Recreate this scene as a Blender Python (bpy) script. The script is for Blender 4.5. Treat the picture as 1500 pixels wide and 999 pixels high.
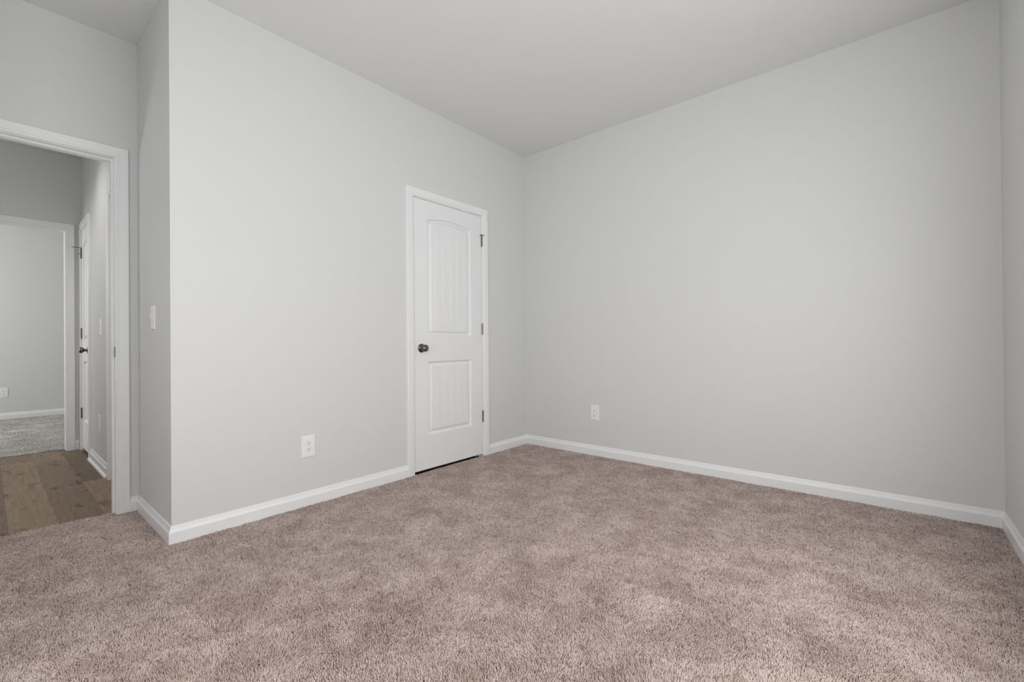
import bpy, bmesh, math, random
import numpy as np
from mathutils import Matrix, Vector

for o in list(bpy.data.objects):
    bpy.data.objects.remove(o, do_unlink=True)
S = bpy.context.scene
COL = S.collection

# ------------------------------------------------------------------ layout (metres)
H = 2.743            # ceiling height
W = 3.1125           # right wall x
LA = 2.7786          # outside corner of the closet wall at y = -LA
DX = 0.7118          # doorway wall x = -DX
YR = -3.95           # wall behind the camera
XH0 = -DX - 0.118    # hall side of the doorway wall
XH1 = -3.20          # far hall wall
YH = -2.775          # right hall wall
XF = -6.33           # far room's back wall
YL = -5.1            # left limit of the hall and the far room
ZW = -0.012          # wood floor height

# ------------------------------------------------------------------ camera
cam_d = bpy.data.cameras.new('camera')
cam = bpy.data.objects.new('camera', cam_d)
COL.objects.link(cam)
yaw, pit, rol = -0.7048, 0.0037, -0.0081
fw = Vector((math.sin(yaw) * math.cos(pit), math.cos(yaw) * math.cos(pit), math.sin(pit)))
rt = Vector((math.cos(yaw), -math.sin(yaw), 0))
up = rt.cross(fw)
r2 = rt * math.cos(rol) + up * math.sin(rol)
u2 = -rt * math.sin(rol) + up * math.cos(rol)
m = Matrix((r2, u2, -fw)).transposed().to_4x4()
m.translation = Vector((2.683, -3.3627, 0.9635))
cam.matrix_world = m
cam_d.sensor_width = 36.0
cam_d.lens = 655.726 / 1500 * 36.0
cam_d.clip_start = 0.02
S.camera = cam

# ------------------------------------------------------------------ world, lights, exposure
S.view_settings.view_transform = 'Standard'
S.view_settings.look = 'None'
S.view_settings.exposure = 0.075
S.view_settings.gamma = 1.0
S.view_settings.use_curve_mapping = False
wd = bpy.data.worlds.new('world')
S.world = wd
wd.use_nodes = True
wd.node_tree.nodes['Background'].inputs[0].default_value = (0.80, 0.88, 1.0, 1)
wd.node_tree.nodes['Background'].inputs[1].default_value = 0.3


def area(name, loc, direction, sx, sy, power, color=(1, 1, 1), spread=180):
    d = bpy.data.lights.new(name, 'AREA')
    d.shape = 'RECTANGLE'
    d.size, d.size_y, d.energy, d.color = sx, sy, power, color
    d.spread = math.radians(spread)
    o = bpy.data.objects.new(name, d)
    COL.objects.link(o)
    o.location = loc
    o.rotation_euler = Vector(direction).to_track_quat('-Z', 'Y').to_euler()
    return o


WIN = dict(y0=-2.95, y1=-1.05, z0=0.45, z1=2.10)     # the room's window, in the right wall, beside the camera
FILL_WIN = dict(x0=0.80, x1=2.60, z0=0.45, z1=2.10)       # an added window behind the camera, to even out the light
def lamp(name, loc, power, radius, color=(1, 1, 1), cone=None, blend=0.6):
    d = bpy.data.lights.new(name, 'SPOT' if cone else 'POINT')
    d.energy, d.color, d.shadow_soft_size = power, color, radius
    if cone:
        d.spot_size = math.radians(cone)
        d.spot_blend = blend
    o = bpy.data.objects.new(name, d)
    COL.objects.link(o)
    o.location = loc
    return o


area('window_daylight', (W + 0.10, (WIN['y0'] + WIN['y1']) / 2, (WIN['z0'] + WIN['z1']) / 2), (-1, 0, 0), WIN['y1'] - WIN['y0'], WIN['z1'] - WIN['z0'], 41)
area('rear_fill_light', ((FILL_WIN['x0'] + FILL_WIN['x1']) / 2, YR - 0.10, (FILL_WIN['z0'] + FILL_WIN['z1']) / 2), (0, 1, 0), FILL_WIN['x1'] - FILL_WIN['x0'], FILL_WIN['z1'] - FILL_WIN['z0'], 34)  # fill light shining through the added rear window
lamp('hall_fill_light', (-1.25, -4.2, 1.6), 13, 0.13)  # unseen fill added to lift the hall's end wall
area('far_room_daylight', (-4.8, YL + 0.06, 1.5), (0, 1, 0), 1.6, 1.4, 42)
lamp('hall_ceiling_lamp', (-1.98, -3.28, 2.70), 34, 0.12, (1, 0.975, 0.94), 135, 1.0)

# ------------------------------------------------------------------ materials
def mat(name, color, rough=0.5, metal=0.0, spec=0.5):
    k = bpy.data.materials.new(name)
    k.use_nodes = True
    b = k.node_tree.nodes['Principled BSDF']
    b.inputs['Base Color'].default_value = (*color, 1)
    b.inputs['Roughness'].default_value = rough
    b.inputs['Metallic'].default_value = metal
    b.inputs['Specular IOR Level'].default_value = spec
    return k


def add_bump(k, scale, strength, dist, detail=3):
    nt = k.node_tree
    tc = nt.nodes.new('ShaderNodeTexCoord')
    n = nt.nodes.new('ShaderNodeTexNoise')
    n.inputs['Scale'].default_value = scale
    n.inputs['Detail'].default_value = detail
    b = nt.nodes.new('ShaderNodeBump')
    b.inputs['Strength'].default_value = strength
    b.inputs['Distance'].default_value = dist
    nt.links.new(tc.outputs['Object'], n.inputs['Vector'])
    nt.links.new(n.outputs['Fac'], b.inputs['Height'])
    nt.links.new(b.outputs['Normal'], nt.nodes['Principled BSDF'].inputs['Normal'])


M_WALL = mat('wall_paint', (0.725, 0.730, 0.728), 0.55, spec=0.3)
add_bump(M_WALL, 140, 0.10, 0.002)
M_CEIL = mat('ceiling_paint', (0.80, 0.805, 0.805), 0.8, spec=0.2)
add_bump(M_CEIL, 120, 0.12, 0.002)
M_TRIM = mat('white_trim_paint', (0.89, 0.895, 0.895), 0.32)
M_DOOR = mat('white_door_paint', (0.875, 0.88, 0.88), 0.38)
M_PLATE = mat('white_plastic', (0.90, 0.90, 0.89), 0.3)
M_SLOT = mat('dark_slot', (0.05, 0.05, 0.05), 0.6)
M_NICKEL = mat('satin_nickel', (0.17, 0.167, 0.162), 0.22, 1.0)
M_HINGE = mat('hinge_nickel', (0.19, 0.187, 0.18), 0.36, 1.0)
M_RUBBER = mat('grey_rubber', (0.25, 0.25, 0.25), 0.7)
M_GLASS = bpy.data.materials.new('window_glass')
M_GLASS.use_nodes = True
_nt = M_GLASS.node_tree
_nt.nodes.clear()
_o = _nt.nodes.new('ShaderNodeOutputMaterial')
_t = _nt.nodes.new('ShaderNodeBsdfTransparent')
_g = _nt.nodes.new('ShaderNodeBsdfGlossy')
_g.inputs['Roughness'].default_value = 0.02
_x = _nt.nodes.new('ShaderNodeMixShader')
_x.inputs[0].default_value = 0.06
_nt.links.new(_t.outputs[0], _x.inputs[1])
_nt.links.new(_g.outputs[0], _x.inputs[2])
_nt.links.new(_x.outputs[0], _o.inputs[0])


def carpet_mat(name, dark, mid, light, brushed_sheen):
    """yarn colour varies from tuft to tuft (attribute 'yarn'); large soft patches put the sheen of pile lying either way into the colour."""
    k = mat(name, mid, 0.95, spec=0.08)
    nt = k.node_tree
    L = nt.links
    bs = nt.nodes['Principled BSDF']
    at = nt.nodes.new('ShaderNodeAttribute')
    at.attribute_name = 'yarn'
    r0 = nt.nodes.new('ShaderNodeValToRGB')
    r0.color_ramp.elements[0].position = 0.0
    r0.color_ramp.elements[0].color = (*dark, 1)
    r0.color_ramp.elements[1].position = 1.0
    r0.color_ramp.elements[1].color = (*light, 1)
    e = r0.color_ramp.elements.new(0.42)
    e.color = (*mid, 1)
    tc = nt.nodes.new('ShaderNodeTexCoord')
    n1 = nt.nodes.new('ShaderNodeTexNoise')
    n1.inputs['Scale'].default_value = 5.6
    n1.inputs['Detail'].default_value = 7
    n1.inputs['Roughness'].default_value = 0.72
    n1.inputs['Distortion'].default_value = 0.35
    r1 = nt.nodes.new('ShaderNodeValToRGB')
    r1.color_ramp.elements[0].position = 0.40
    r1.color_ramp.elements[0].color = (*brushed_sheen, 1)  # pile sheen put in as a darker tone
    r1.color_ramp.elements[1].position = 0.60
    r1.color_ramp.elements[1].color = (1, 1, 1, 1)
    mx = nt.nodes.new('ShaderNodeMix')
    mx.data_type = 'RGBA'
    mx.blend_type = 'MULTIPLY'
    mx.inputs[0].default_value = 1.0
    L.new(at.outputs['Fac'], r0.inputs['Fac'])
    L.new(tc.outputs['Object'], n1.inputs['Vector'])
    L.new(n1.outputs['Fac'], r1.inputs['Fac'])
    L.new(r0.outputs['Color'], mx.inputs[6])
    L.new(r1.outputs['Color'], mx.inputs[7])
    L.new(mx.outputs[2], bs.inputs['Base Color'])
    return k


M_CARPET = carpet_mat('beige_carpet', (0.35, 0.25, 0.215), (0.83, 0.69, 0.625), (0.94, 0.835, 0.775), (0.77, 0.74, 0.72))
M_CARPET2 = carpet_mat('far_carpet_light_tint', (0.5, 0.475, 0.45), (0.76, 0.735, 0.70), (0.86, 0.835, 0.80), (0.80, 0.79, 0.78))  # the room's carpet with the far room's greyer light put in its colour


def wood_mat():
    k = mat('brown_plank_wood', (0.3, 0.2, 0.13), 0.5, spec=0.3)
    nt = k.node_tree
    L = nt.links
    bs = nt.nodes['Principled BSDF']
    tc = nt.nodes.new('ShaderNodeTexCoord')
    br = nt.nodes.new('ShaderNodeTexBrick')
    br.inputs['Scale'].default_value = 1.0
    br.inputs['Brick Width'].default_value = 1.15
    br.inputs['Row Height'].default_value = 0.186
    br.inputs['Mortar Size'].default_value = 0.0020
    br.inputs['Mortar Smooth'].default_value = 0.2
    br.offset = 0.15
    br.inputs['Color1'].default_value = (0.0, 0.0, 0.0, 1)
    br.inputs['Color2'].default_value = (1.0, 1.0, 1.0, 1)
    br.inputs['Mortar'].default_value = (0.2, 0.2, 0.2, 1)
    mp0 = nt.nodes.new('ShaderNodeMapping')
    mp0.inputs['Location'].default_value = (0.44, -0.060, 0)
    L.new(tc.outputs['Object'], mp0.inputs['Vector'])
    L.new(mp0.outputs['Vector'], br.inputs['Vector'])
    plank = nt.nodes.new('ShaderNodeValToRGB')
    plank.color_ramp.elements[0].color = (0.150, 0.105, 0.066, 1)
    plank.color_ramp.elements[1].color = (0.320, 0.230, 0.147, 1)
    L.new(br.outputs['Color'], plank.inputs['Fac'])
    # grain, stretched along the planks, and knots
    mp = nt.nodes.new('ShaderNodeMapping')
    mp.inputs['Scale'].default_value = (2.2, 26, 1)
    L.new(tc.outputs['Object'], mp.inputs['Vector'])
    gn = nt.nodes.new('ShaderNodeTexNoise')
    gn.inputs['Scale'].default_value = 2.0
    gn.inputs['Detail'].default_value = 7
    gn.inputs['Roughness'].default_value = 0.65
    gn.inputs['Distortion'].default_value = 1.2
    L.new(mp.outputs['Vector'], gn.inputs['Vector'])
    gr = nt.nodes.new('ShaderNodeValToRGB')
    gr.color_ramp.elements[0].position = 0.30
    gr.color_ramp.elements[0].color = (0.66, 0.63, 0.60, 1)
    gr.color_ramp.elements[1].position = 0.62
    gr.color_ramp.elements[1].color = (1.08, 1.06, 1.03, 1)
    L.new(gn.outputs['Fac'], gr.inputs['Fac'])
    mp2 = nt.nodes.new('ShaderNodeMapping')
    mp2.inputs['Scale'].default_value = (3.2, 9, 1)
    L.new(tc.outputs['Object'], mp2.inputs['Vector'])
    kn = nt.nodes.new('ShaderNodeTexNoise')
    kn.inputs['Scale'].default_value = 1.35
    kn.inputs['Detail'].default_value = 3
    L.new(mp2.outputs['Vector'], kn.inputs['Vector'])
    kr = nt.nodes.new('ShaderNodeValToRGB')
    kr.color_ramp.elements[0].position = 0.30
    kr.color_ramp.elements[0].color = (0.40, 0.36, 0.33, 1)
    kr.color_ramp.elements[1].position = 0.42
    kr.color_ramp.elements[1].color = (1, 1, 1, 1)
    L.new(kn.outputs['Fac'], kr.inputs['Fac'])
    m1 = nt.nodes.new('ShaderNodeMix')
    m1.data_type = 'RGBA'
    m1.blend_type = 'MULTIPLY'
    m1.inputs[0].default_value = 1
    L.new(plank.outputs['Color'], m1.inputs[6])
    L.new(gr.outputs['Color'], m1.inputs[7])
    m2 = nt.nodes.new('ShaderNodeMix')
    m2.data_type = 'RGBA'
    m2.blend_type = 'MULTIPLY'
    m2.inputs[0].default_value = 1
    L.new(m1.outputs[2], m2.inputs[6])
    L.new(kr.outputs['Color'], m2.inputs[7])
    L.new(m2.outputs[2], bs.inputs['Base Color'])
    bp = nt.nodes.new('ShaderNodeBump')
    bp.inputs['Strength'].default_value = 0.25
    bp.inputs['Distance'].default_value = 0.002
    bp.invert = True
    L.new(br.outputs['Fac'], bp.inputs['Height'])
    L.new(bp.outputs['Normal'], bs.inputs['Normal'])
    return k


M_WOOD = wood_mat()


# ------------------------------------------------------------------ mesh helpers
def link(name, me, material, parent=None):
    me.materials.append(material)
    o = bpy.data.objects.new(name, me)
    COL.objects.link(o)
    if parent is not None:
        o.parent = parent
    return o


def obj(name, bm, material, parent=None, smooth=False, bevel=0.0):
    if bevel:
        es = [e for e in bm.edges if len(e.link_faces) == 2 and e.calc_face_angle(0) > 0.6]
        bmesh.ops.bevel(bm, geom=es, offset=bevel, segments=2, affect='EDGES', profile=0.5)
    bmesh.ops.recalc_face_normals(bm, faces=bm.faces)
    me = bpy.data.meshes.new(name)
    bm.to_mesh(me)
    bm.free()
    if smooth:
        me.polygons.foreach_set('use_smooth', [True] * len(me.polygons))
    return link(name, me, material, parent)


def add_box(bm, a, b):
    xs, ys, zs = zip(a, b)
    x0, x1 = min(xs), max(xs)
    y0, y1 = min(ys), max(ys)
    z0, z1 = min(zs), max(zs)
    v = [bm.verts.new(p) for p in ((x0, y0, z0), (x1, y0, z0), (x1, y1, z0), (x0, y1, z0), (x0, y0, z1), (x1, y0, z1), (x1, y1, z1), (x0, y1, z1))]
    for f in ((3, 2, 1, 0), (4, 5, 6, 7), (0, 1, 5, 4), (1, 2, 6, 5), (2, 3, 7, 6), (3, 0, 4, 7)):
        bm.faces.new([v[i] for i in f])


def add_prism(bm, poly, z0, z1):
    n = len(poly)
    lo = [bm.verts.new((x, y, z0)) for x, y in poly]
    hi = [bm.verts.new((x, y, z1)) for x, y in poly]
    bm.faces.new(lo[::-1])
    bm.faces.new(hi)
    for i in range(n):
        j = (i + 1) % n
        bm.faces.new((lo[i], lo[j], hi[j], hi[i]))


def add_lathe(bm, prof, axis, origin, seg=32, closed_ends=True):
    """prof: (distance along axis, radius)."""
    ax = Vector(axis).normalized()
    t = Vector((0, 0, 1)) if abs(ax.z) < 0.9 else Vector((1, 0, 0))
    e1 = ax.cross(t).normalized()
    e2 = ax.cross(e1)
    og = Vector(origin)
    rings = []
    for d, r in prof:
        if r < 1e-6:
            rings.append([bm.verts.new(og + ax * d)])
        else:
            rings.append([bm.verts.new(og + ax * d + (e1 * math.cos(2 * math.pi * i / seg) + e2 * math.sin(2 * math.pi * i / seg)) * r) for i in range(seg)])
    for a, b in zip(rings, rings[1:]):
        for i in range(seg):
            j = (i + 1) % seg
            if len(a) == 1 and len(b) == 1:
                continue
            if len(a) == 1:
                bm.faces.new((a[0], b[i], b[j]))
            elif len(b) == 1:
                bm.faces.new((a[i], a[j], b[0]))
            else:
                bm.faces.new((a[i], a[j], b[j], b[i]))
    if closed_ends:
        for ring in (rings[0], rings[-1]):
            if len(ring) > 1:
                bm.faces.new(ring)


def struct(o, label, cat):
    o['kind'] = 'structure'
    o['label'] = label
    o['category'] = cat
    return o


def tag(o, label, cat, group=None):
    o['label'] = label
    o['category'] = cat
    if group:
        o['group'] = group
    return o


def empty(name, loc, rotz=0.0):
    o = bpy.data.objects.new(name, None)
    o.empty_display_size = 0.05
    COL.objects.link(o)
    o.location = loc
    o.rotation_euler = (0, 0, rotz)
    return o


# ------------------------------------------------------------------ room shell
T = 0.118
# closet wall (left), with the closet door's opening
CY0, CY1, CZ = -1.3415, -0.5835, 2.0690        # rough opening of the closet door
bm = bmesh.new()
add_prism(bm, [(0, -LA), (0, CY0), (-T, CY0), (-T, -LA + T)], -0.05, H)
add_prism(bm, [(0, CY1), (0, 0), (-T, 0), (-T, CY1)], -0.05, H)
add_box(bm, (-T, CY0, CZ), (0, CY1, H))
struct(obj('wall_left', bm, M_WALL), 'light grey wall with the white closet door in it', 'wall')

bm = bmesh.new()
add_prism(bm, [(0, -LA), (-T, -LA + T), (-DX, -LA + T), (-DX, -LA)], -0.05, H)
struct(obj('wall_alcove', bm, M_WALL), 'short shaded grey wall with light switch beside the open doorway', 'wall')

DY0, DY1, DZ = -3.715, -2.862, 2.062          # rough opening of the doorway to the hall
bm = bmesh.new()
add_box(bm, (XH0, DY1, -0.05), (-DX, -LA + T, H))
add_box(bm, (XH0, DY0, DZ), (-DX, DY1, H))
add_box(bm, (XH0, YR, -0.05), (-DX, DY0, H))
struct(obj('wall_doorway', bm, M_WALL), 'grey wall around the open doorway to the hall', 'wall')

bm = bmesh.new()
add_box(bm, (XF - T, 0, -0.05), (W + T, T, H))
struct(obj('wall_back', bm, M_WALL), 'wide light grey wall with one outlet low near the corner', 'wall')

bm = bmesh.new()
add_box(bm, (W, YR - T, -0.05), (W + T, WIN['y0'], H))
add_box(bm, (W, WIN['y1'], -0.05), (W + T, 0, H))
add_box(bm, (W, WIN['y0'], -0.05), (W + T, WIN['y1'], WIN['z0']))
add_box(bm, (W, WIN['y0'], WIN['z1']), (W + T, WIN['y1'], H))
struct(obj('wall_right', bm, M_WALL), 'narrow strip of grey wall at the right edge of the photo', 'wall')

bm = bmesh.new()
add_box(bm, (XH0, YR - T, -0.05), (FILL_WIN['x0'], YR, H))
add_box(bm, (FILL_WIN['x1'], YR - T, -0.05), (W, YR, H))
add_box(bm, (FILL_WIN['x0'], YR - T, -0.05), (FILL_WIN['x1'], YR, FILL_WIN['z0']))
add_box(bm, (FILL_WIN['x0'], YR - T, FILL_WIN['z1']), (FILL_WIN['x1'], YR, H))
struct(obj('wall_front', bm, M_WALL), 'grey wall behind the camera', 'wall')

bm = bmesh.new()
add_box(bm, (XF - T, YL - T, H), (W + T, T, H + 0.1))
struct(obj('ceiling', bm, M_CEIL), 'plain pale grey ceiling', 'ceiling')

# hall and far room
LX0, LX1 = -3.1375, -2.6445                    # rough opening of the narrow hall door
OX0, OX1 = -1.668, -0.955                      # rough opening of the second hall door
bm = bmesh.new()
add_box(bm, (XH1, YH, -0.05), (LX0, YH + T, H))
add_box(bm, (LX1, YH, -0.05), (OX0, YH + T, H))
add_box(bm, (OX1, YH, -0.05), (XH0, YH + T, H))
add_box(bm, (LX0, YH, CZ), (LX1, YH + T, H))
add_box(bm, (OX0, YH, CZ), (OX1, YH + T, H))
struct(obj('wall_hall', bm, M_WALL), 'grey hall wall seen at a steep angle through the doorway', 'wall')

FY0, FY1, FZ = -3.715, -2.863, 2.064           # rough opening to the far room
bm = bmesh.new()
add_box(bm, (XH1 - T, FY1, -0.05), (XH1, 0, H))
add_box(bm, (XH1 - T, FY0, FZ), (XH1, FY1, H))
add_box(bm, (XH1 - T, YL, -0.05), (XH1, FY0, H))
struct(obj('wall_hall_end', bm, M_WALL), 'dim grey wall above the second doorway across the hall', 'wall')

bm = bmesh.new()
add_box(bm, (XF - T, YL, -0.05), (XF, 0, H))
struct(obj('wall_far', bm, M_WALL), 'grey back wall of the far room seen through both doorways', 'wall')

bm = bmesh.new()
add_box(bm, (XF - T, YL - T, -0.05), (XH0, YL, H))
struct(obj('wall_outer', bm, M_WALL), 'grey wall closing the hall and the far room out of view', 'wall')

bm = bmesh.new()
add_box(bm, (-0.95, YH + T, -0.05), (-0.85, 0, H))
struct(obj('wall_closet', bm, M_WALL), 'grey back wall inside the closed closet', 'wall')


# ------------------------------------------------------------------ floors
def noise2(rng, x, y, cell):
    """smooth value noise sampled at points x, y"""
    gx, gy = int((x.max() - x.min()) / cell) + 4, int((y.max() - y.min()) / cell) + 4
    g = rng.random((gx, gy))
    fx, fy = (x - x.min()) / cell, (y - y.min()) / cell
    ix, iy = fx.astype(int), fy.astype(int)
    tx, ty = fx - ix, fy - iy
    tx = tx * tx * (3 - 2 * tx)
    ty = ty * ty * (3 - 2 * ty)
    return (g[ix, iy] * (1 - tx) + g[ix + 1, iy] * tx) * (1 - ty) + (g[ix, iy + 1] * (1 - tx) + g[ix + 1, iy + 1] * tx) * ty


def pile(name, zones, bounds, material, inside, seed=1):
    """cut-pile carpet: backing sheet plus leaning, tapering yarn tufts. zones: (spacing, tuft radius, chooser)."""
    rng = np.random.default_rng(seed)
    x0, x1, y0, y1 = bounds
    P, R = [], []
    for step, rad, choose in zones:
        nx, ny = int((x1 - x0) / step), int((y1 - y0) / step)
        gx, gy = np.meshgrid(np.arange(nx), np.arange(ny), indexing='ij')
        x = x0 + (gx.ravel() + rng.random(nx * ny)) * step
        y = y0 + (gy.ravel() + rng.random(nx * ny)) * step
        k = inside(x, y) & choose(x, y)
        P.append(np.stack([x[k], y[k]], -1))
        R.append(np.full(k.sum(), rad))
    P = np.concatenate(P)
    R = np.concatenate(R)
    n = len(P)
    x, y = P[:, 0], P[:, 1]
    # lean: own direction plus the direction the pile was brushed in
    a = rng.random(n) * 2 * np.pi
    mag = rng.random(n) ** 0.7 * 0.0062
    lx = np.cos(a) * mag + (noise2(rng, x, y, 0.17) - 0.5) * 0.011
    ly = np.sin(a) * mag + (noise2(rng, x, y, 0.17) - 0.5) * 0.011
    tip = 0.0005 + (rng.random(n) - 0.6) * 0.0050 + (noise2(rng, x, y, 0.05) - 0.5) * 0.003
    spin = rng.random(n) * 2 * np.pi
    yarn = np.clip(0.45 + rng.normal(0, 0.27, n) + (noise2(rng, x, y, 0.013) - 0.5) * 0.28, 0, 1).astype(np.float32)
    V = np.empty((n, 3, 3, 3), np.float32)
    for r_, (t, zf, rf) in enumerate(((0.0, None, 1.15), (0.45, 0.45, 1.1), (1.0, 1.0, 0.55))):
        z = -0.0115 + (tip + 0.0115) * (0 if zf is None else zf)
        for s_ in range(3):
            b = spin + s_ * 2 * np.pi / 3 + r_ * 0.5
            V[:, r_, s_, 0] = x + lx * t * (0.6 + 0.4 * t) + np.cos(b) * R * rf
            V[:, r_, s_, 1] = y + ly * t * (0.6 + 0.4 * t) + np.sin(b) * R * rf
            V[:, r_, s_, 2] = z
    co = V.reshape(-1, 3)
    base = (np.arange(n) * 9)[:, None]
    quads = np.array([[0, 1, 4, 3], [1, 2, 5, 4], [2, 0, 3, 5], [3, 4, 7, 6], [4, 5, 8, 7], [5, 3, 6, 8]])
    q = (base[:, :, None] + quads[None]).reshape(-1, 4)
    tri = base + np.array([[6, 7, 8]])
    # backing sheet, cut to the same outline
    st = 0.02
    bx, by = np.meshgrid(np.arange(x0, x1, st), np.arange(y0, y1, st), indexing='ij')
    kk = inside(bx.ravel() + st / 2, by.ravel() + st / 2)
    bx, by = bx.ravel()[kk], by.ravel()[kk]
    bco = np.stack([np.stack([bx + dx_ * st, by + dy_ * st, np.full(len(bx), -0.0095)], -1) for dx_, dy_ in ((0, 0), (1, 0), (1, 1), (0, 1))], 1).reshape(-1, 3).astype(np.float32)
    bq = (len(co) + np.arange(len(bx))[:, None] * 4 + np.arange(4)[None])
    q = np.concatenate([q, bq])
    nv = len(co) + len(bco)
    me = bpy.data.meshes.new(name)
    me.vertices.add(nv)
    me.vertices.foreach_set('co', np.concatenate([co, bco]).reshape(-1))
    li = np.concatenate([q.reshape(-1), tri.reshape(-1)]).astype(np.int32)
    me.loops.add(len(li))
    me.loops.foreach_set('vertex_index', li)
    me.polygons.add(len(q) + len(tri))
    ls = np.concatenate([np.arange(len(q)) * 4, len(q) * 4 + np.arange(len(tri)) * 3]).astype(np.int32)
    me.polygons.foreach_set('loop_start', ls)
    me.polygons.foreach_set('use_smooth', np.ones(len(ls), dtype=bool))
    me.update(calc_edges=True)
    at = me.attributes.new('yarn', 'FLOAT', 'POINT')
    at.data.foreach_set('value', np.concatenate([np.repeat(yarn, 9), np.full(len(bco), 0.15, np.float32)]))
    return link(name, me, material)


def in_room(x, y):
    edge = -0.772 + 0.006 * np.sin(y * 61) + 0.004 * np.sin(y * 173 + 1)
    main = (x > 0.004) & (x < W - 0.004)
    alc = (x <= 0.004) & (x > -DX + 0.004) & (y < -LA - 0.004)
    door = (x <= -DX + 0.004) & (x > edge) & (y < -2.884) & (y > -3.69)
    return main | alc | door


PICK = np.random.default_rng(11)


def close_up(x, y):                              # finer yarn where the eye is close, thinning out gradually
    d = np.sqrt((x - 2.68) ** 2 + (y + 3.36) ** 2)
    facing = (x - 2.68) * -0.65 + (y + 3.36) * 0.76 > 0.3
    return facing & (PICK.random(len(x)) > (d - 2.0) / 1.2)


def farther(x, y):
    d = np.sqrt((x - 2.68) ** 2 + (y + 3.36) ** 2)
    facing = (x - 2.68) * -0.65 + (y + 3.36) * 0.76 > 0.3
    return facing & (PICK.random(len(x)) < (d - 2.0) / 1.2)


def behind(x, y):
    return (x - 2.68) * -0.65 + (y + 3.36) * 0.76 <= 0.3


struct(pile('floor', [(0.0031, 0.0014, close_up), (0.0039, 0.0018, farther), (0.0070, 0.0033, behind)], (-0.80, W, YR + 0.004, -0.004), M_CARPET, in_room), 'beige brown cut pile carpet covering the whole room', 'carpet floor')


def in_far(x, y):
    edge = -3.285 + 0.006 * np.sin(y * 47)
    return ((x < XH1 - T) | ((x < edge) & (y < -2.885) & (y > -3.69))) & (x > XF + 0.004)


struct(pile('floor_far', [(0.0085, 0.0036, lambda x, y: x < 9)], (XF, -3.27, -4.3, -1.6), M_CARPET2, in_far, 3), 'far room carpet beyond the hall, its greyer light put into the colour', 'carpet floor')

bm = bmesh.new()
add_box(bm, (-3.30, YL, ZW - 0.02), (-0.765, YH + 0.02, ZW))
struct(obj('floor_hall', bm, M_WOOD), 'brown knotty wood plank floor of the hall', 'wood floor')

bm = bmesh.new()
add_box(bm, (XF - T, YL - T, -0.12), (W + T, T, -0.05))
add_box(bm, (-3.2, YH + 0.03, -0.05), (-0.95, -0.01, -0.03))
struct(obj('floor_slab', bm, mat('grey_slab', (0.12, 0.11, 0.10), 0.9)), 'dark subfloor under the carpets and planks', 'floor')

# ------------------------------------------------------------------ baseboards
BASE = [(0.0, -0.012), (0.014, -0.012), (0.014, 0.050), (0.0135, 0.0535), (0.0105, 0.058), (0.0075, 0.066), (0.0055, 0.076), (0.0045, 0.081), (0.0025, 0.0825), (0.0, 0.0825)]
SHOE = [(0.014, -0.012), (0.027, -0.012), (0.027, -0.004), (0.0245, 0.003), (0.019, 0.007), (0.014, 0.008)]


def run(bm, prof, p0, p1, n, m0=0, m1=0, dz=0.0):
    """profile (out, z) swept from p0 to p1 on a wall with outward normal n; m0/m1: +1 lengthens (outside mitre), -1 shortens (inside mitre)."""
    p0, p1, n = Vector(p0), Vector(p1), Vector(n)
    d = (p1 - p0).normalized()
    A, B = [], []
    for o_, z in prof:
        a = p0 + n * o_ - d * (o_ * m0)
        b = p1 + n * o_ + d * (o_ * m1)
        A.append(bm.verts.new((a.x, a.y, z + dz)))
        B.append(bm.verts.new((b.x, b.y, z + dz)))
    k = len(prof)
    for i in range(k):
        j = (i + 1) % k
        bm.faces.new((A[i], A[j], B[j], B[i]))
    bm.faces.new(A)
    bm.faces.new(B[::-1])


def baseboard(name, runs, label, dz=0.0):
    bm = bmesh.new()
    for r_ in runs:
        run(bm, BASE, *r_, dz=dz)
    return struct(obj(name, bm, M_TRIM), label, 'baseboard')


CASE_OUT0, CASE_OUT1 = -1.3865, -0.5360          # closet casing's outer edges
baseboard('baseboard_left', [((0, -LA), (0, CASE_OUT0), (1, 0), 1, 0), ((0, CASE_OUT1), (0, 0), (1, 0), 0, -1)], 'white baseboard along the closet wall')
baseboard('baseboard_back', [((0, 0), (W, 0), (0, -1), -1, -1)], 'long white baseboard along the wide back wall')
baseboard('baseboard_right', [((W, 0), (W, YR), (-1, 0), -1, 0)], 'short white baseboard at the right edge of the photo')
baseboard('baseboard_alcove', [((-DX, -LA), (0, -LA), (0, -1), -1, 1)], 'short shaded white baseboard below the light switch')
baseboard('baseboard_doorway', [((-DX, -2.822), (-DX, -LA), (1, 0), 0, -1)], 'stub of white baseboard between doorway casing and corner')
bh = baseboard('baseboard_hall', [((LX1 + 0.060, YH), (OX0 - 0.060, YH), (0, -1), 0, 0)], 'white hall baseboard with shoe moulding seen through the doorway', -0.002)
bm = bmesh.new()
run(bm, SHOE, (LX1 + 0.060, YH), (OX0 - 0.060, YH), (0, -1), dz=-0.001)
obj('shoe_moulding', bm, M_TRIM, bh)
bh = baseboard('baseboard_hall_end', [((XH1, -2.816), (XH1, YH - 0.017), (1, 0), 0, 0)], 'tiny piece of white baseboard in the dark hall corner', -0.002)
baseboard('baseboard_far', [((XF, -4.6), (XF, -0.5), (1, 0), 0, 0)], 'white baseboard of the far room beyond the hall')

# ------------------------------------------------------------------ casings, jambs
CASING = [(0.0, 0.0), (0.0, 0.0085), (0.0015, 0.0100), (0.0060, 0.0108), (0.0085, 0.0095), (0.0105, 0.0095), (0.0130, 0.0125), (0.0160, 0.0135), (0.0300, 0.0148), (0.0460, 0.0160), (0.0520, 0.0165), (0.0560, 0.0155), (0.0575, 0.0130), (0.0575, 0.0)]


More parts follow.
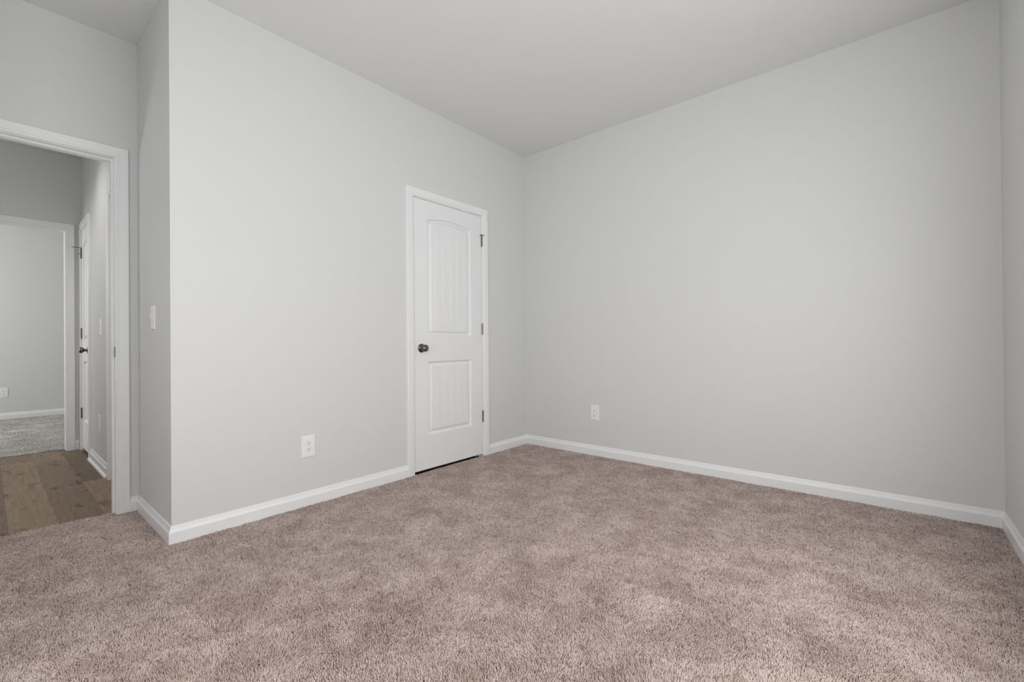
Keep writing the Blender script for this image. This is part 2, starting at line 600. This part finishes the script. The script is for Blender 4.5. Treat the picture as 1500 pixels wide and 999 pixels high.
def frame_map(origin, along, normal):
    """(a along the wall, z, t out of the wall) -> world"""
    og, al, no = Vector(origin), Vector(along), Vector(normal)
    return lambda a, z, t: og + al * a + no * t + Vector((0, 0, z))


def casing(bm, F, a0, a1, ztop, zbot=-0.012, left=True, right=True, w=0.0575):
    k = w / 0.0575
    n = len(CASING)
    rows = []
    for u, t in CASING:
        u *= k
        pts = []
        if left:
            pts += [(a0 - u, zbot)]
        pts += [(a0 - u, ztop + u), (a1 + u, ztop + u)]
        if right:
            pts += [(a1 + u, zbot)]
        rows.append([bm.verts.new(F(a, z, t)) for a, z in pts])
    for i in range(n):
        j = (i + 1) % n
        for s in range(len(rows[0]) - 1):
            bm.faces.new((rows[i][s], rows[i][s + 1], rows[j][s + 1], rows[j][s]))
    bm.faces.new([r_[0] for r_ in rows])
    bm.faces.new([r_[-1] for r_ in rows][::-1])


def jamb(bm, F, a0, a1, ztop, depth, th=0.0185, zbot=-0.012):
    """three boards lining an opening whose clear width is a0..a1"""
    for (p, q) in (((a0 - th, zbot, 0), (a0, ztop, -depth)), ((a1, zbot, 0), (a1 + th, ztop, -depth)), ((a0 - th, ztop, 0), (a1 + th, ztop + th, -depth))):
        A, B = F(*p), F(*q)
        add_box(bm, A, B)


def stops(bm, F, a0, a1, ztop, t0, t1, th=0.011, zbot=-0.012):
    for (p, q) in (((a0, zbot, t0), (a0 + th, ztop - th, t1)), ((a1 - th, zbot, t0), (a1, ztop - th, t1)), ((a0, ztop - th, t0), (a1, ztop, t1))):
        add_box(bm, F(*p), F(*q))


def opening(name, label, F, a0, a1, ztop, depth, stop_t, w=0.0575, reveal=0.005, rear=None):
    bm = bmesh.new()
    casing(bm, F, a0 - reveal, a1 + reveal, ztop + reveal, w=w)
    tr = struct(obj(name, bm, M_TRIM), label, 'door casing')
    bm = bmesh.new()
    jamb(bm, F, a0, a1, ztop, depth)
    jo = obj('jamb', bm, M_TRIM, tr)
    if stop_t:
        bm = bmesh.new()
        stops(bm, F, a0, a1, ztop, *stop_t)
        obj('stop_moulding', bm, M_TRIM, tr)
    if rear:
        bm = bmesh.new()
        casing(bm, rear, a0 - reveal, a1 + reveal, ztop + reveal, w=w)
        obj('rear_casing', bm, M_TRIM, tr)
    return tr


# closet door frame
FA = frame_map((0, 0, 0), (0, 1, 0), (1, 0, 0))
opening('trim_1', 'white casing around the closed closet door', FA, -1.3220, -0.6030, 2.0490, T, (-0.037, -0.075), w=0.0595)
# doorway to the hall
FD = frame_map((-DX, 0, 0), (0, 1, 0), (1, 0, 0))
FDr = frame_map((XH0, 0, 0), (0, 1, 0), (-1, 0, 0))
tr = opening('trim_2', 'white casing around the open doorway at the left edge', FD, -3.695, -2.8805, 2.0435, T, (-0.038, -0.073), w=0.0545, rear=FDr)
# strike plate on the jamb
bm = bmesh.new()
add_box(bm, (-DX - 0.030, -2.8822, 0.900), (-DX - 0.002, -2.8805, 0.957))
add_lathe(bm, [(0, 0.006), (0.0022, 0.006), (0.0022, 0.0)], (0, -1, 0), (-DX - 0.016, -2.8805, 0.9285), 16)
sp = obj('strike_plate', bm, M_HINGE, tr)
sp['label'] = 'small nickel strike plate'
# far room opening
FE = frame_map((XH1, 0, 0), (0, 1, 0), (1, 0, 0))
opening('trim_3', 'white casing around the second doorway across the hall', FE, -3.695, -2.8800, 2.0460, T, None, w=0.0575)
# narrow hall door frame and second hall door frame
FH = frame_map((0, YH, 0), (1, 0, 0), (0, -1, 0))
opening('trim_4', 'white casing of the narrow hall door by the far corner', FH, -3.1190, -2.6630, 2.0490, T, (-0.037, -0.075))
opening('trim_5', 'white casing half hidden behind the doorway jamb in the hall', FH, -1.6495, -0.9735, 2.0490, T, (-0.037, -0.075))


# ------------------------------------------------------------------ doors
def panel_door_mesh(name, w, h, th=0.035):
    """two panel door, arched top panel with beaded planks. local: x 0..w (hinge side at w), z 0..h, face at y=0 towards -y."""
    st = 0.128 * min(1, w / 0.71) if w > 0.6 else 0.085
    p0, p1 = st, w - st
    panels = [(0.250, 0.804, 0.0), (1.000, 1.881, 0.030)]      # z0, z1 at the shoulders, arch rise
    prof = [(0.0, 0.0), (0.0024, -0.0036), (0.0115, -0.0175), (0.0150, -0.0190), (0.0185, -0.0175), (0.0350, -0.0045), (0.0390, -0.0030)]
    dmax = prof[-1][0]
    ng = 5 if w > 0.6 else 3
    f0, f1 = p0 + dmax, p1 - dmax
    gr = [f0 + (f1 - f0) * (i + 0.5) / ng for i in range(ng)]
    cols = {0.0, w, (p0 + p1) / 2}
    for d, _ in prof:
        cols |= {p0 + d, p1 - d}
    for g in gr:
        cols |= {g - 0.0042, g, g + 0.0042}
    n_arc = 14
    for i in range(1, n_arc):
        c = p0 + (p1 - p0) * i / n_arc
        if all(abs(c - q) > 0.006 for q in cols):
            cols.add(c)
    cols = sorted(cols)
    rows = {-0.006, h}
    for z0, z1, _ in panels:
        for d, _ in prof:
            rows |= {z0 + d, z1 - d}
        rows.add((z0 + z1) / 2)
    rows = sorted(rows)
    zm = (panels[1][0] + panels[1][1]) / 2
    zs = panels[1][1]

    def arch(x):
        if x <= p0 or x >= p1:
            return 0.0
        s = (x - p0) / (p1 - p0) * 2 - 1
        return panels[1][2] * (1 - s * s)

    def dist(x, z):
        for z0, z1, _ in panels:
            if z0 <= z <= z1 and p0 <= x <= p1:
                return min(x - p0, p1 - x, z - z0, z1 - z)
        return -1

    def depth(x, z):
        d = dist(x, z)
        if d <= 0:
            return 0.0
        if d >= dmax - 1e-6:
            e = prof[-1][1]
            if d > dmax + 1e-6:
                for g in gr:
                    if abs(x - g) < 1e-6:
                        return e - 0.0055
            return e
        for (a, b), (c, e) in zip(prof, prof[1:]):
            if a <= d <= c + 1e-9:
                return b + (e - b) * (d - a) / (c - a)
        return 0.0

    bm = bmesh.new()
    g = []
    for x in cols:
        line = []
        for z in rows:
            if z <= zm:
                zz = z
            elif z <= zs:
                zz = z + arch(x) * min(1, (z - zm) / (zs - dmax - zm))
            else:
                zz = z + arch(x) * (h - z) / (h - zs)
            line.append(bm.verts.new((x, -depth(x, z), zz)))
        g.append(line)
    nc, nr = len(cols), len(rows)
    for i in range(nc - 1):
        for j in range(nr - 1):
            q = (g[i][j], g[i + 1][j], g[i + 1][j + 1], g[i][j + 1])
            # split mitre cells along the mitre
            dd = [dist(cols[a], rows[b]) for a, b in ((i, j), (i + 1, j), (i + 1, j + 1), (i, j + 1))]
            if max(dd) > 0 and min(dd) < dmax and abs(dd[0] - dd[2]) > 1e-6 and abs(dd[1] - dd[3]) < 1e-6:
                bm.faces.new((q[0], q[1], q[3]))
                bm.faces.new((q[1], q[2], q[3]))
            elif max(dd) > 0 and min(dd) < dmax:
                bm.faces.new((q[0], q[1], q[2]))
                bm.faces.new((q[0], q[2], q[3]))
            else:
                bm.faces.new(q)
    # sides and back
    b4 = [bm.verts.new(p) for p in ((0, th, -0.006), (w, th, -0.006), (w, th, h), (0, th, h))]
    bm.faces.new(b4)
    bm.faces.new([g[i][0] for i in range(nc)] + [b4[1], b4[0]])
    bm.faces.new([g[i][-1] for i in range(nc)] + [b4[2], b4[3]])
    bm.faces.new([g[0][j] for j in range(nr)] + [b4[3], b4[0]])
    bm.faces.new([g[-1][j] for j in range(nr)] + [b4[2], b4[1]])
    bmesh.ops.recalc_face_normals(bm, faces=bm.faces)
    me = bpy.data.meshes.new(name)
    bm.to_mesh(me)
    bm.free()
    return me


def make_hinge(door, x, z):
    """barrel of five knuckles with pin tips, and the edges of both leaves"""
    bm = bmesh.new()
    hh = 0.089
    z0 = z - hh / 2
    for k in range(5):
        a, b = z0 + hh * k / 5 + 0.0004, z0 + hh * (k + 1) / 5 - 0.0004
        add_lathe(bm, [(a, 0.0064), (b, 0.0064)], (0, 0, 1), (x, -0.0058, 0), 16)
    add_lathe(bm, [(z0 - 0.005, 0.003), (z0 - 0.003, 0.0055), (z0 - 0.0005, 0.0055)], (0, 0, 1), (x, -0.0058, 0), 16)
    add_lathe(bm, [(z0 + hh + 0.0005, 0.0055), (z0 + hh + 0.003, 0.0055), (z0 + hh + 0.005, 0.003)], (0, 0, 1), (x, -0.0058, 0), 16)
    add_lathe(bm, [(z0, 0.003), (z0 + hh, 0.003)], (0, 0, 1), (x, -0.0058, 0), 12)
    add_box(bm, (x - 0.0016, -0.004, z0), (x - 0.0002, 0.030, z0 + hh))
    h_ = obj('hinge', bm, M_HINGE, door)
    return h_


def make_pin_stop(hinge, x, z, rod=0.055):
    bm = bmesh.new()
    add_lathe(bm, [(z, 0.0095), (z + 0.004, 0.0095)], (0, 0, 1), (x, -0.0058, 0), 16)
    add_lathe(bm, [(0.0, 0.0032), (rod, 0.0032)], (-1, -0.20, 0), (x - 0.003, -0.010, z + 0.002), 12)
    add_lathe(bm, [(0.0, 0.0030), (0.022, 0.0030)], (1, -0.55, 0), (x + 0.003, -0.008, z + 0.002), 12)
    p = obj('pin_stop', bm, M_HINGE, hinge)
    p['label'] = 'dark metal door stop on the hinge pin'
    return p


def make_knob(door, x, z):
    bm = bmesh.new()
    add_lathe(bm, [(0.0, 0.0335), (0.003, 0.0335), (0.0065, 0.031), (0.0085, 0.026), (0.0095, 0.015), (0.014, 0.0115), (0.026, 0.0115), (0.029, 0.014), (0.033, 0.0215), (0.039, 0.0258), (0.046, 0.0270), (0.053, 0.0258), (0.058, 0.0220), (0.0605, 0.0160), (0.0615, 0.0080), (0.0618, 0.0)], (0, -1, 0), (x, 0, z), 40)
    k = obj('doorknob', bm, M_NICKEL, door, smooth=True)
    k['label'] = 'round satin nickel knob'
    return k


def make_door(name, label, loc, rotz, w, h, stop_rod):
    d = link(name, panel_door_mesh(name, w, h), M_DOOR)
    d.location = loc
    d.rotation_euler = (0, 0, rotz)
    struct(d, label, 'door')
    hs = [make_hinge(d, w + 0.0015, z) for z in (1.815, 1.062, 0.316)]
    if stop_rod:
        make_pin_stop(hs[0], w + 0.0015, 1.815 + 0.0445 + 0.004, stop_rod)
    return d


# closet door: local x runs along +y of the room, its face looks to +x
CLOSET_W = 0.7125
d1 = make_door('door_1', 'white two panel closet door with arched top panel and three hinges', (0.0, -1.3190, 0.021), math.pi / 2, CLOSET_W, 2.0245, 0.026)
make_knob(d1, 0.066, 0.907)
# narrow hall door: face looks to -y, hinges on its far side (mirrored by building knob and hinges on swapped sides)
LW = 0.450


def make_hall_door(name, label, x0, w, knob=True, hinges=True):
    d = link(name, panel_door_mesh(name, w, 2.0245), M_DOOR)
    d.location = (x0, YH, 0.021)
    struct(d, label, 'door')
    if hinges:
        hs = [make_hinge(d, -0.0015, z) for z in (1.815, 1.062, 0.316)]
        bm = bmesh.new()
        z = 1.815 + 0.0445 + 0.004
        add_lathe(bm, [(z, 0.0095), (z + 0.004, 0.0095)], (0, 0, 1), (-0.0015, -0.0058, 0), 16)
        add_lathe(bm, [(0.0, 0.0032), (0.060, 0.0032)], (0.05, -1, 0), (-0.0015, -0.010, z + 0.002), 12)
        add_lathe(bm, [(0.0, 0.0032), (0.016, 0.0032)], (-0.6, -1, 0), (-0.002, -0.008, z - 0.055), 12)
        p = obj('pin_stop', bm, M_HINGE, hs[0])
        p['label'] = 'dark metal door stop on the hinge pin'
    if knob:
        make_knob(d, w - 0.062, 0.907)
    return d


make_hall_door('door_2', 'narrow white panelled hall door seen almost edge on with dark knob', -3.1160, LW)
make_hall_door('door_3', 'second white hall door mostly hidden behind the doorway jamb', -1.6465, 0.670, knob=False, hinges=False)


# ------------------------------------------------------------------ outlets and switches
def plate_bm(w, h, t=0.0055):
    bm = bmesh.new()
    e = 0.0035
    rings = []
    for (x, z, y) in ((w / 2, h / 2, 0), (w / 2, h / 2, -t * 0.35), (w / 2 - e * 0.5, h / 2 - e * 0.5, -t * 0.8), (w / 2 - e * 1.6, h / 2 - e * 1.6, -t)):
        rings.append([bm.verts.new(p) for p in ((-x, y, -z), (x, y, -z), (x, y, z), (-x, y, z))])
    for a, b in zip(rings, rings[1:]):
        for i in range(4):
            j = (i + 1) % 4
            bm.faces.new((a[i], a[j], b[j], b[i]))
    bm.faces.new(rings[-1])
    bm.faces.new(rings[0][::-1])
    return bm


def screw(parent, x, z, y):
    bm = bmesh.new()
    add_lathe(bm, [(0, 0.0034), (0.0008, 0.0032), (0.0012, 0.0022), (0.0013, 0.0)], (0, -1, 0), (x, y, z), 16)
    return obj('screw', bm, M_PLATE, parent)


def make_outlet(loc, rotz, label):
    """duplex receptacle behind a white plate; local face looks to -y"""
    e = empty('electrical_outlet', loc, rotz)
    tag(e, label, 'outlet')
    obj('cover_plate', plate_bm(0.080, 0.127), M_PLATE, e)
    for s in (1, -1):
        bm = bmesh.new()
        n = 28
        ring = []
        for i in range(n):
            a = 2 * math.pi * i / n
            ring.append((0.0172 * math.cos(a), max(-0.0142, min(0.0142, 0.0172 * math.sin(a)))))
        lo = [bm.verts.new((x, -0.0050, s * 0.0195 + z)) for x, z in ring]
        hi = [bm.verts.new((x * 0.97, -0.0072, s * 0.0195 + z * 0.97)) for x, z in ring]
        for i in range(n):
            j = (i + 1) % n
            bm.faces.new((lo[i], lo[j], hi[j], hi[i]))
        bm.faces.new(hi)
        bm.faces.new(lo[::-1])
        rc = obj('receptacle', bm, M_PLATE, e)
        bm = bmesh.new()
        zc = s * 0.0195
        add_box(bm, (-0.0076, -0.0075, zc - 0.0005), (-0.0052, -0.0070, zc + 0.0085))
        add_box(bm, (0.0052, -0.0075, zc + 0.0005), (0.0074, -0.0070, zc + 0.0078))
        add_lathe(bm, [(0.0070, 0.0029), (0.0075, 0.0029)], (0, -1, 0), (0, 0, zc - 0.0072), 14)
        sl = obj('slots', bm, M_SLOT, rc)
        sl['label'] = 'dark plug slots'
    screw(e, 0, 0, -0.0055)
    return e


def make_switch(loc, rotz, label):
    e = empty('light_switch', loc, rotz)
    tag(e, label, 'light switch')
    obj('cover_plate', plate_bm(0.080, 0.127), M_PLATE, e)
    bm = bmesh.new()
    add_box(bm, (-0.0052, -0.0068, -0.0120), (0.0052, -0.0050, 0.0120))
    obj('toggle_surround', bm, M_PLATE, e)
    bm = bmesh.new()
    pr = [(-0.006, -0.0060), (0.004, -0.0060), (0.012, -0.0175), (0.0095, -0.0190), (0.002, -0.0140)]
    A = [bm.verts.new((-0.0042, y, z)) for z, y in pr]
    B = [bm.verts.new((0.0042, y, z)) for z, y in pr]
    for i in range(len(pr)):
        j = (i + 1) % len(pr)
        bm.faces.new((A[i], A[j], B[j], B[i]))
    bm.faces.new(A)
    bm.faces.new(B[::-1])
    obj('toggle', bm, M_PLATE, e, bevel=0.0008)
    for s in (1, -1):
        screw(e, 0, s * 0.030, -0.0055)
    return e


R90 = math.pi / 2
make_outlet((0, -2.1065, 0.351), R90, 'white duplex outlet on the closet wall left of the door')
make_outlet((0.744, 0, 0.361), 0, 'white duplex outlet on the wide back wall')
make_outlet((XF, -3.209, 0.352), R90, 'white outlet on the far room wall at the left edge')
make_outlet((-2.135, YH, 0.352), 0, 'white outlet low on the hall wall seen edge on')
make_switch((-0.340, -LA, 1.114), 0, 'white toggle switch on the shaded wall by the doorway')
make_switch((-2.050, YH, 1.112), 0, 'white light switch on the hall wall seen edge on')

# ------------------------------------------------------------------ windows beside and behind the camera (out of the picture, they let light in; the rear one is added for fill)
def window(name, label, F, a0, a1, z0, z1):
    f = 0.05
    bm = bmesh.new()
    add_box(bm, F(a0, z0, -0.09), F(a0 + f, z1, -0.03))
    add_box(bm, F(a1 - f, z0, -0.09), F(a1, z1, -0.03))
    add_box(bm, F(a0 + f, z0, -0.09), F(a1 - f, z0 + f, -0.03))
    add_box(bm, F(a0 + f, z1 - f, -0.09), F(a1 - f, z1, -0.03))
    add_box(bm, F(a0 + f, (z0 + z1) / 2 - 0.02, -0.075), F(a1 - f, (z0 + z1) / 2 + 0.02, -0.035))
    wo = struct(obj(name, bm, M_TRIM), label, 'window')
    bm = bmesh.new()
    add_box(bm, F(a0 + f, z0 + f, -0.056), F(a1 - f, z1 - f, -0.052))
    obj('window_pane', bm, M_GLASS, wo)


window('window_1', 'white framed window in the right wall beside the camera', frame_map((W, 0, 0), (0, 1, 0), (-1, 0, 0)), WIN['y0'], WIN['y1'], WIN['z0'], WIN['z1'])
window('fill_window', 'white framed window added behind the camera for fill light', frame_map((0, YR, 0), (1, 0, 0), (0, 1, 0)), FILL_WIN['x0'], FILL_WIN['x1'], FILL_WIN['z0'], FILL_WIN['z1'])
